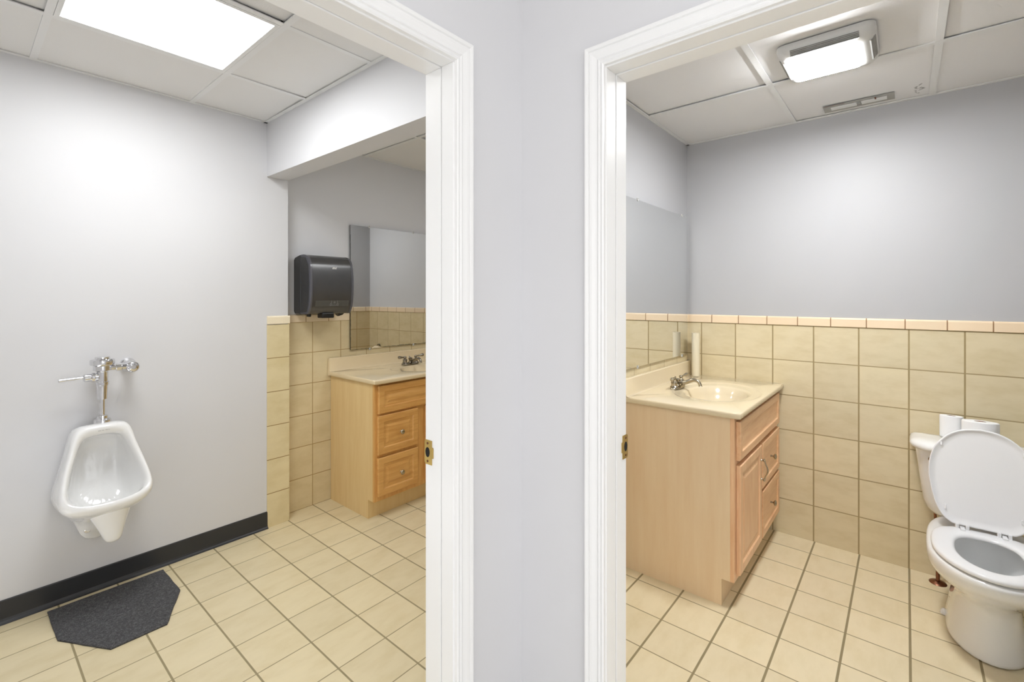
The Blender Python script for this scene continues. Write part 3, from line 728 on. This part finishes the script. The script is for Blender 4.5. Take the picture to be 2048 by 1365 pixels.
for z0, z1 in ((.412, .655), (.152, .392)):
    mb = MB(); panel(mb, 1.702, 2.014, z0, z1, dy, .019, True); d_ = mb.build('drawer', M['wood_lh'], vl, bevel=.0008); knob(d_, 1.872, dy+.003, (z0+z1)/2-.006)
for x0, x1 in ((2.078, 2.476), (2.486, 2.884)):
    mb = MB(); panel(mb, x0, x1, .152, .655, dy, .019, True); d_ = mb.build('door', M['wood_l'], vl, bevel=.0008)
    pull(d_, x1-.022 if x0 < 2.2 else x0+.022, dy, .49, .586)

def vanity_top(label, x0, x1, y0, y1, z, cx, cy, mat, a=.212, b=.155, A=.292, B=.208):
    """cultured marble top with moulded oval basin and splashback at y1"""
    t = thing('washbasin', label, 'washbasin', ((x0+x1)/2, (y0+y1)/2, z-.03), 'moulded basin tops')
    N = 96; mb = MB(); h = .027
    ys = y1-.020
    ang = [2*math.pi*i/N for i in range(N)]
    corners = [math.atan2(yy-cy, xx-cx) % (2*math.pi) for xx in (x0, x1) for yy in (y0, ys)]
    for c_ in corners:
        k = min(range(N), key=lambda i: abs(((ang[i]-c_+math.pi) % (2*math.pi))-math.pi)); ang[k] = c_
    ang.sort()
    def rect(q, ins, zz):
        c_, s_ = math.cos(q), math.sin(q); ts = []
        if c_ > 1e-9: ts.append((x1-ins-cx)/c_)
        if c_ < -1e-9: ts.append((x0+ins-cx)/c_)
        if s_ > 1e-9: ts.append((ys-cy)/s_)
        if s_ < -1e-9: ts.append((y0+ins-cy)/s_)
        k = min(ts); return P(cx+c_*k, cy+s_*k, zz)
    def ell(q, ea, eb, zz, oy=0):
        c_, s_ = math.cos(q), math.sin(q); k = 1/math.sqrt((c_/ea)**2+(s_/eb)**2); return P(cx+c_*k, cy+oy+s_*k, zz)
    rings = [[rect(q, .004, z-h) for q in ang], [rect(q, 0, z-h+.004) for q in ang], [rect(q, 0, z-.006) for q in ang], [rect(q, .0018, z-.0018) for q in ang], [rect(q, .006, z) for q in ang],
             [ell(q, A+.012, B+.010, z) for q in ang], [ell(q, A+.004, B+.004, z-.0005) for q in ang], [ell(q, A, B, z-.0035) for q in ang], [ell(q, A-.010, B-.008, z-.005) for q in ang],
             [ell(q, a+.018, b+.014, z-.0065) for q in ang], [ell(q, a+.006, b+.005, z-.009) for q in ang], [ell(q, a-.004, b-.004, z-.016) for q in ang],
             [ell(q, a*.90, b*.90, z-.048) for q in ang], [ell(q, a*.76, b*.76, z-.085) for q in ang], [ell(q, a*.55, b*.55, z-.112) for q in ang], [ell(q, a*.28, b*.28, z-.125) for q in ang], [ell(q, .022, .022, z-.128) for q in ang]]
    mb.loft(rings, True, False, True)
    mb.build('basin_top', mat, t, auto=60)
    # splashback with a coved foot
    pr_ = [(y1, z-h), (y1, z+.088), (y1-.003, z+.0915), (y1-.016, z+.0915), (y1-.020, z+.087), (y1-.0205, z+.012), (y1-.024, z+.004), (y1-.034, z+.0002), (y1-.020, z-.004), (y1-.020, z-h)]
    MB().loft([[P(x, y, zz) for y, zz in pr_] for x in (x0, x1)]).build('splashback', mat, t, auto=35)
    MB().lathe([(.021, 0), (.021, .003), (.016, .004), (.012, .0015), (.0, .001)], (cx, cy, z-.128), n_=24, cap1=False).build('drain', M['nickel'], t, auto=40)
    return t
vanity_top('cream moulded basin top on the right vanity', 2.220, XB-.003, .556, YR-.002, .886, 2.670, .790, M['marble_r'])
vanity_top('cream moulded basin top on the left vanity', 1.665, 2.925, 2.490, YM-.002, .885, 2.275, 2.725, M['marble_l'])

def faucet(label, cx, cy, z, mat, spout_len=.125):
    t = thing('faucet', label, 'faucet', (cx, cy, z), 'faucets on the two basins')
    def ov(a, b, zz): return [P(cx+a*math.copysign(abs(math.cos(q))**.8, math.cos(q)), cy+b*math.sin(q), zz) for q in [2*math.pi*i/40 for i in range(40)]]
    MB().loft([ov(.080, .028, z-.0005), ov(.081, .029, z+.003), ov(.077, .026, z+.008), ov(.066, .018, z+.013)]).build('base_plate', mat, t, auto=40)
    for s_ in (-1, 1):
        x = cx+s_*.051
        bell = MB().lathe([(.0235, .009), (.021, .013), (.017, .018), (.0165, .032), (.0185, .034), (.0175, .038), (.011, .043), (.009, .046), (.0115, .051), (.0115, .057), (.008, .062), (.0, .064)], (x, cy, z), n_=28, cap1=False).build('handle_hub', mat, t, auto=35)
        d = Vector((s_, -.18, .10)).normalized()
        MB().lathe([(.006, .004), (.0055, .018), (.0065, .030), (.0095, .048), (.0115, .060), (.0105, .067), (.005, .070), (.0, .0705)], (x, cy, z+.054), d, 18, cap1=False).build('lever_handle', mat, t, auto=40)
    MB().lathe([(.018, .010), (.016, .014), (.0125, .022), (.0125, .030), (.0155, .036), (.016, .046), (.010, .050), (.0, .052)], (cx, cy, z), n_=28, cap1=False).build('spout_hub', mat, t, auto=35)
    c_ = spline([(cx, cy, z+.030), (cx, cy-.018, z+.028), (cx, cy-.045, z+.033), (cx, cy-.072, z+.046), (cx, cy-.096, z+.052), (cx, cy-.116, z+.043), (cx, cy-.125, z+.028), (cx, cy-.126, z+.021)], 6)
    n_ = len(c_)
    MB().tube(c_, [.0135-.0045*min(1, i/(n_*.6)) for i in range(n_-3)]+[.0095, .0108, .0108], 18).build('spout', mat, t, auto=40)
    MB().lathe([(.003, 0), (.003, .020), (.006, .023), (.004, .028), (.0055, .031), (.0, .033)], (cx, cy+.014, z+.028), n_=14, cap1=False).build('lift_rod', mat, t, auto=40)
    return t
faucet('two-handle nickel faucet on the right basin', 2.650, .995, .8855, M['nickel'])
faucet('two-handle worn chrome faucet on the left basin', 2.265, 2.920, .8845, M['nickel_l'])

# upright tube in the corner of the right basin top
t = thing('cardboard_roll_tube', 'upright cream tube standing in the corner on the right vanity top', 'tube', (3.105, 1.048, .886))
MB().lathe([(.0245, 0), (.0245, .279)], (3.105, 1.048, .8865), n_=32, cap0=False, cap1=False).lathe([(.0225, 0), (.0225, .279)], (3.105, 1.048, .8865), n_=32, cap0=False, cap1=False).lathe([(.0225, .279), (.0245, .279)], (3.105, 1.048, .8865), n_=32, cap0=False, cap1=False).lathe([(.0225, 0), (.0245, 0)], (3.105, 1.048, .8865), n_=32, cap0=False, cap1=False).build('tube_wall', M['tube'], t, auto=50)
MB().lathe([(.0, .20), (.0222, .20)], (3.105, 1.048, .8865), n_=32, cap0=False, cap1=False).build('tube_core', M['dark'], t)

# ================================================================ TOILET
TY = -.250
def W(u, v_, z): return P(3.162-u, TY+v_, z*.957 if z < .45 else z-.0194)
to = thing('toilet', 'white two-piece toilet with its lid raised against the tiled wall', 'toilet', (3.162-.45, TY, 0))
def bowl_ring(z, ub, uf, wid, back=.75, uw=.52, n_=32, e=2.0):
    """egg outline from back ub to front uf, widest half width wid at uw"""
    pts = []
    for i in range(n_):
        q = 2*math.pi*i/n_; c_, s_ = math.cos(q), math.sin(q)
        if c_ >= 0: u = uw+(uf-uw)*abs(c_)**(2/e); v_ = wid*math.copysign(abs(s_)**(2/e), s_)
        else:
            u = uw-(uw-ub)*abs(c_)**(.62); v_ = wid*math.copysign(1, s_)*(abs(s_)**.62*(1-back)+abs(s_)*back) if abs(s_) > 1e-9 else 0
        pts.append(W(u, v_, z))
    return pts
rings = [
 bowl_ring(.000, .140, .640, .122, uw=.44), bowl_ring(.006, .138, .642, .124, uw=.44), bowl_ring(.030, .142, .638, .120, uw=.44), bowl_ring(.100, .150, .630, .108, uw=.44),
 bowl_ring(.165, .150, .624, .098, uw=.45), bowl_ring(.215, .145, .630, .098, uw=.46), bowl_ring(.250, .130, .660, .122, uw=.49), bowl_ring(.285, .110, .715, .160, uw=.51),
 bowl_ring(.315, .095, .752, .180, uw=.52), bowl_ring(.335, .090, .772, .186, uw=.52), bowl_ring(.365, .088, .782, .188, uw=.52), bowl_ring(.382, .092, .780, .185, uw=.52), bowl_ring(.388, .104, .766, .174, uw=.52),
 bowl_ring(.388, .300, .725, .128, uw=.53), bowl_ring(.382, .310, .712, .120, uw=.53), bowl_ring(.350, .312, .705, .116, uw=.53), bowl_ring(.300, .318, .690, .108, uw=.53),
 bowl_ring(.240, .330, .640, .090, uw=.50), bowl_ring(.190, .340, .570, .068, uw=.47), bowl_ring(.170, .360, .520, .050, uw=.45)]
mb = MB().loft(rings)
mb.build('toilet_bowl', M['porcelain'], to, smooth=True, sub=1)
MB().loft([bowl_ring(.212, .337, .606, .078, uw=.48), bowl_ring(.2125, .337, .606, .078, uw=.48)]).build('bowl_water', M['water'], to)
# floor bolts with caps and caulk
for s_ in (-1, 1): MB().lathe([(.016, 0), (.015, .012), (.009, .020), (.0, .022)], W(.345, s_*.120, .001), n_=16, cap1=False).build('bolt_cap', M['porcelain'], to, auto=50)
# tank
def tank_ring(z, w, d0, d1, r, n_=8):
    pts = []
    for cu, cv, a in ((d1-r, w-r, 0), (d0+.012, w-.012, 90), (d0+.012, -w+.012, 180), (d1-r, -w+r, 270)):
        rr = r if a in (0, 270) else .012
        for i in range(n_+1):
            q = math.radians(a+90*i/n_); pts.append(W(cu+rr*math.cos(q), cv+rr*math.sin(q), z))
    return pts
mb = MB().loft([tank_ring(.372, .128, .040, .150, .05), tank_ring(.378, .155, .026, .172, .07), tank_ring(.400, .176, .018, .188, .085), tank_ring(.440, .188, .014, .198, .09), tank_ring(.52, .198, .012, .206, .09), tank_ring(.61, .208, .010, .214, .09), tank_ring(.690, .218, .008, .220, .09)])
mb.build('tank', M['porcelain'], to, auto=50)
mb = MB().loft([tank_ring(.690, .218, .006, .222, .09), tank_ring(.694, .230, .003, .234, .10), tank_ring(.703, .238, .001, .241, .105), tank_ring(.713, .238, .001, .241, .105), tank_ring(.723, .233, .003, .235, .10), tank_ring(.731, .220, .012, .220, .09), tank_ring(.736, .195, .030, .190, .07), tank_ring(.7375, .150, .060, .150, .035)])
mb.build('tank_lid', M['porcelain'], to, auto=50)
# flush lever on tank front, left
mb = MB().lathe([(.012, 0), (.012, .006), (.007, .009), (.007, .018)], W(.218, .160, .660), (-1, 0, 0), 16)
mb.tube(spline([W(.236, .165, .661), W(.238, .135, .657), W(.238, .100, .650), W(.236, .082, .648)], 5), [.006, .006, .0062, .0065, .0065, .007, .0072, .0075, .0075, .0075, .0075, .0078, .008, .008, .007, .004], 10)
mb.build('flush_lever', M['nickel_l'], to, auto=50)
# seat ring
def seat_ring(z, ins=0, inner=False):
    if inner: return bowl_ring(z, .392-ins, .705+ins, .098+ins, uw=.55)
    return bowl_ring(z, .312+ins, .776-ins, .173-ins, uw=.535, back=.5)
mb = MB().loft([seat_ring(.391, .004), seat_ring(.392, 0), seat_ring(.404, 0), seat_ring(.409, .005), seat_ring(.412, .018),
                seat_ring(.412, .020, True), seat_ring(.409, .008, True), seat_ring(.402, .001, True), seat_ring(.394, .001, True), seat_ring(.391, .006, True)], cap0=False, cap1=False)
n_ = 32; L_ = len(mb.v)//n_
mb.f += [(i, (i+1) % n_, (L_-1)*n_+(i+1) % n_, (L_-1)*n_+i) for i in range(n_)]; mb.m += [0]*n_
mb.build('seat', M['seatplastic'], to, smooth=True, sub=1)
# lid, raised: local frame hinge at u=.322, z=.418, leaning back
hu, hz = .336, .424
tilt = math.radians(13.5)
ld = Vector((-math.sin(tilt), 0, math.cos(tilt)))      # (du, dv, dz) direction up the lid
nd = Vector((math.cos(tilt), 0, math.sin(tilt)))       # faces front
def LP(s_, v_, h): return W(hu+ld.x*s_+nd.x*h, v_, hz+ld.z*s_+nd.z*h)
def lid_ring(h, ins):
    key = [(.000, .0), (.000, .080), (.006, .104), (.035, .134), (.09, .156), (.16, .170), (.22, .173), (.285, .164), (.34, .141), (.388, .098), (.412, .05), (.419, .0)]
    pts = spline([Vector((a, b, 0)) for a, b in key], 4)
    cs = .21; k = 1-ins/.2
    r_ = [(cs+(p.x-cs)*k, p.y*(1-ins/.185)) for p in pts]
    full = r_ + [(a, -b) for a, b in reversed(r_[1:-1])]
    return [LP(a, b, h) for a, b in full]
mb = MB().loft([lid_ring(-.010, .016), lid_ring(-.009, .004), lid_ring(-.002, 0), lid_ring(.006, 0), lid_ring(.009, .003), lid_ring(.008, .007), lid_ring(.003, .011), lid_ring(.002, .03)])
lid = mb.build('seat_lid', M['seatplastic'], to, auto=60)
for s_, v_, w_, h_ in ((.335, .128, .007, .016), (.335, -.128, .007, .016), (.065, .118, .007, .020), (.065, -.118, .007, .020)):
    MB().loft([[LP(s_+dz, v_+dv, h) for dz, dv in ((-h_/2, -w_/2), (-h_/2, w_/2), (h_/2, w_/2), (h_/2, -w_/2))] for h in (.0025, .011)]).build('bumper', M['seatplastic'], lid, bevel=.002)
for s_ in (-1, 1):
    mb = MB()
    def hb(u0, u1, v0, v1, z0, z1): mb.loft([[W(u, v_, z) for u, v_ in ((u0, v0), (u1, v0), (u1, v1), (u0, v1))] for z in (z0, z1)])
    c_ = s_*.064
    hb(.296, .345, c_-.024, c_+.024, .388, .404); hb(.316, .352, c_-.022, c_-.010, .404, .432); hb(.316, .352, c_+.010, c_+.022, .404, .432); hb(.330, .372, c_-.008, c_+.008, .406, .420)
    mb.build('hinge', M['seatplastic'], to, bevel=.003)
# supply line and stop valve
t = thing('supply_valve', 'tarnished copper supply pipe and floor flange left of the toilet base', 'supply valve', (3.098, -.118, 0))
cx_, cy_ = 3.098, -.118
MB().lathe([(.034, 0), (.034, .002), (.028, .007), (.014, .012), (.009, .013)], (cx_, cy_, .0005), n_=28).build('floor_flange', M['copper'], t, auto=40)
MB().lathe([(.008, 0), (.008, .085), (.013, .087), (.013, .112), (.009, .115), (.009, .125)], (cx_, cy_, .010), n_=18).lathe([(.007, 0), (.007, .03), (.016, .032), (.016, .040), (.006, .042)], (cx_, cy_, .110), (-1, .3, 0), 16).build('stop_valve', M['copper'], t, auto=40)
MB().tube(spline([(cx_, cy_, .13), (cx_, cy_, .20), (cx_-.004, cy_+.006, .27), (cx_-.012, cy_+.010, .33), (cx_-.014, cy_+.012, .375)], 5), .0058, 12).lathe([(.015, 0), (.017, .004), (.017, .016), (.012, .020)], (cx_-.014, cy_+.012, .366), n_=6).build('supply_pipe', M['copper'], t, auto=40)

# paper rolls on the tank lid
def roll(label, x, y, r, h, core):
    t = thing('toilet_roll', label, 'toilet paper roll', (x, y, .7230), 'paper rolls on the toilet tank')
    z = .7230
    MB().lathe([(core, 0), (r-.003, 0), (r, .003), (r, h-.003), (r-.003, h), (core, h)], (x, y, z), n_=44, cap0=False, cap1=False).build('paper', M['paper'], t, auto=40)
    MB().lathe([(core, .0005), (core, h-.0005)], (x, y, z), n_=28, cap0=False, cap1=False).lathe([(core-.0015, h-.0005), (core-.0015, .0005)], (x, y, z), n_=28, cap0=False, cap1=False).lathe([(0, .002), (core, .002)], (x, y, z), n_=28, cap0=False, cap1=False).build('cardboard_core', M['card'], t)
    return t
r1 = roll('slimmer white paper roll standing at the left on the toilet tank', 3.090, -.166, .043, .104, .017)
t2 = roll('fat loosely wound white paper roll on the toilet tank behind the lid', 3.030, -.260, .063, .104, .021)
for q_ in (r1, t2): q_.rotation_euler = (0, math.radians(5.5), 0)
# loose end sheet of the fat roll
q0 = [math.radians(a) for a in range(140, 225, 6)]
mb = MB().loft([[P(3.030+(.0640+.003*i/14)*math.cos(q), -.260+(.0640+.003*i/14)*math.sin(q), z) for i, q in enumerate(q0)] for z in (.722, .821)], closed=False, cap0=False, cap1=False)
mb.build('loose_sheet', M['paper'], t2, auto=60)
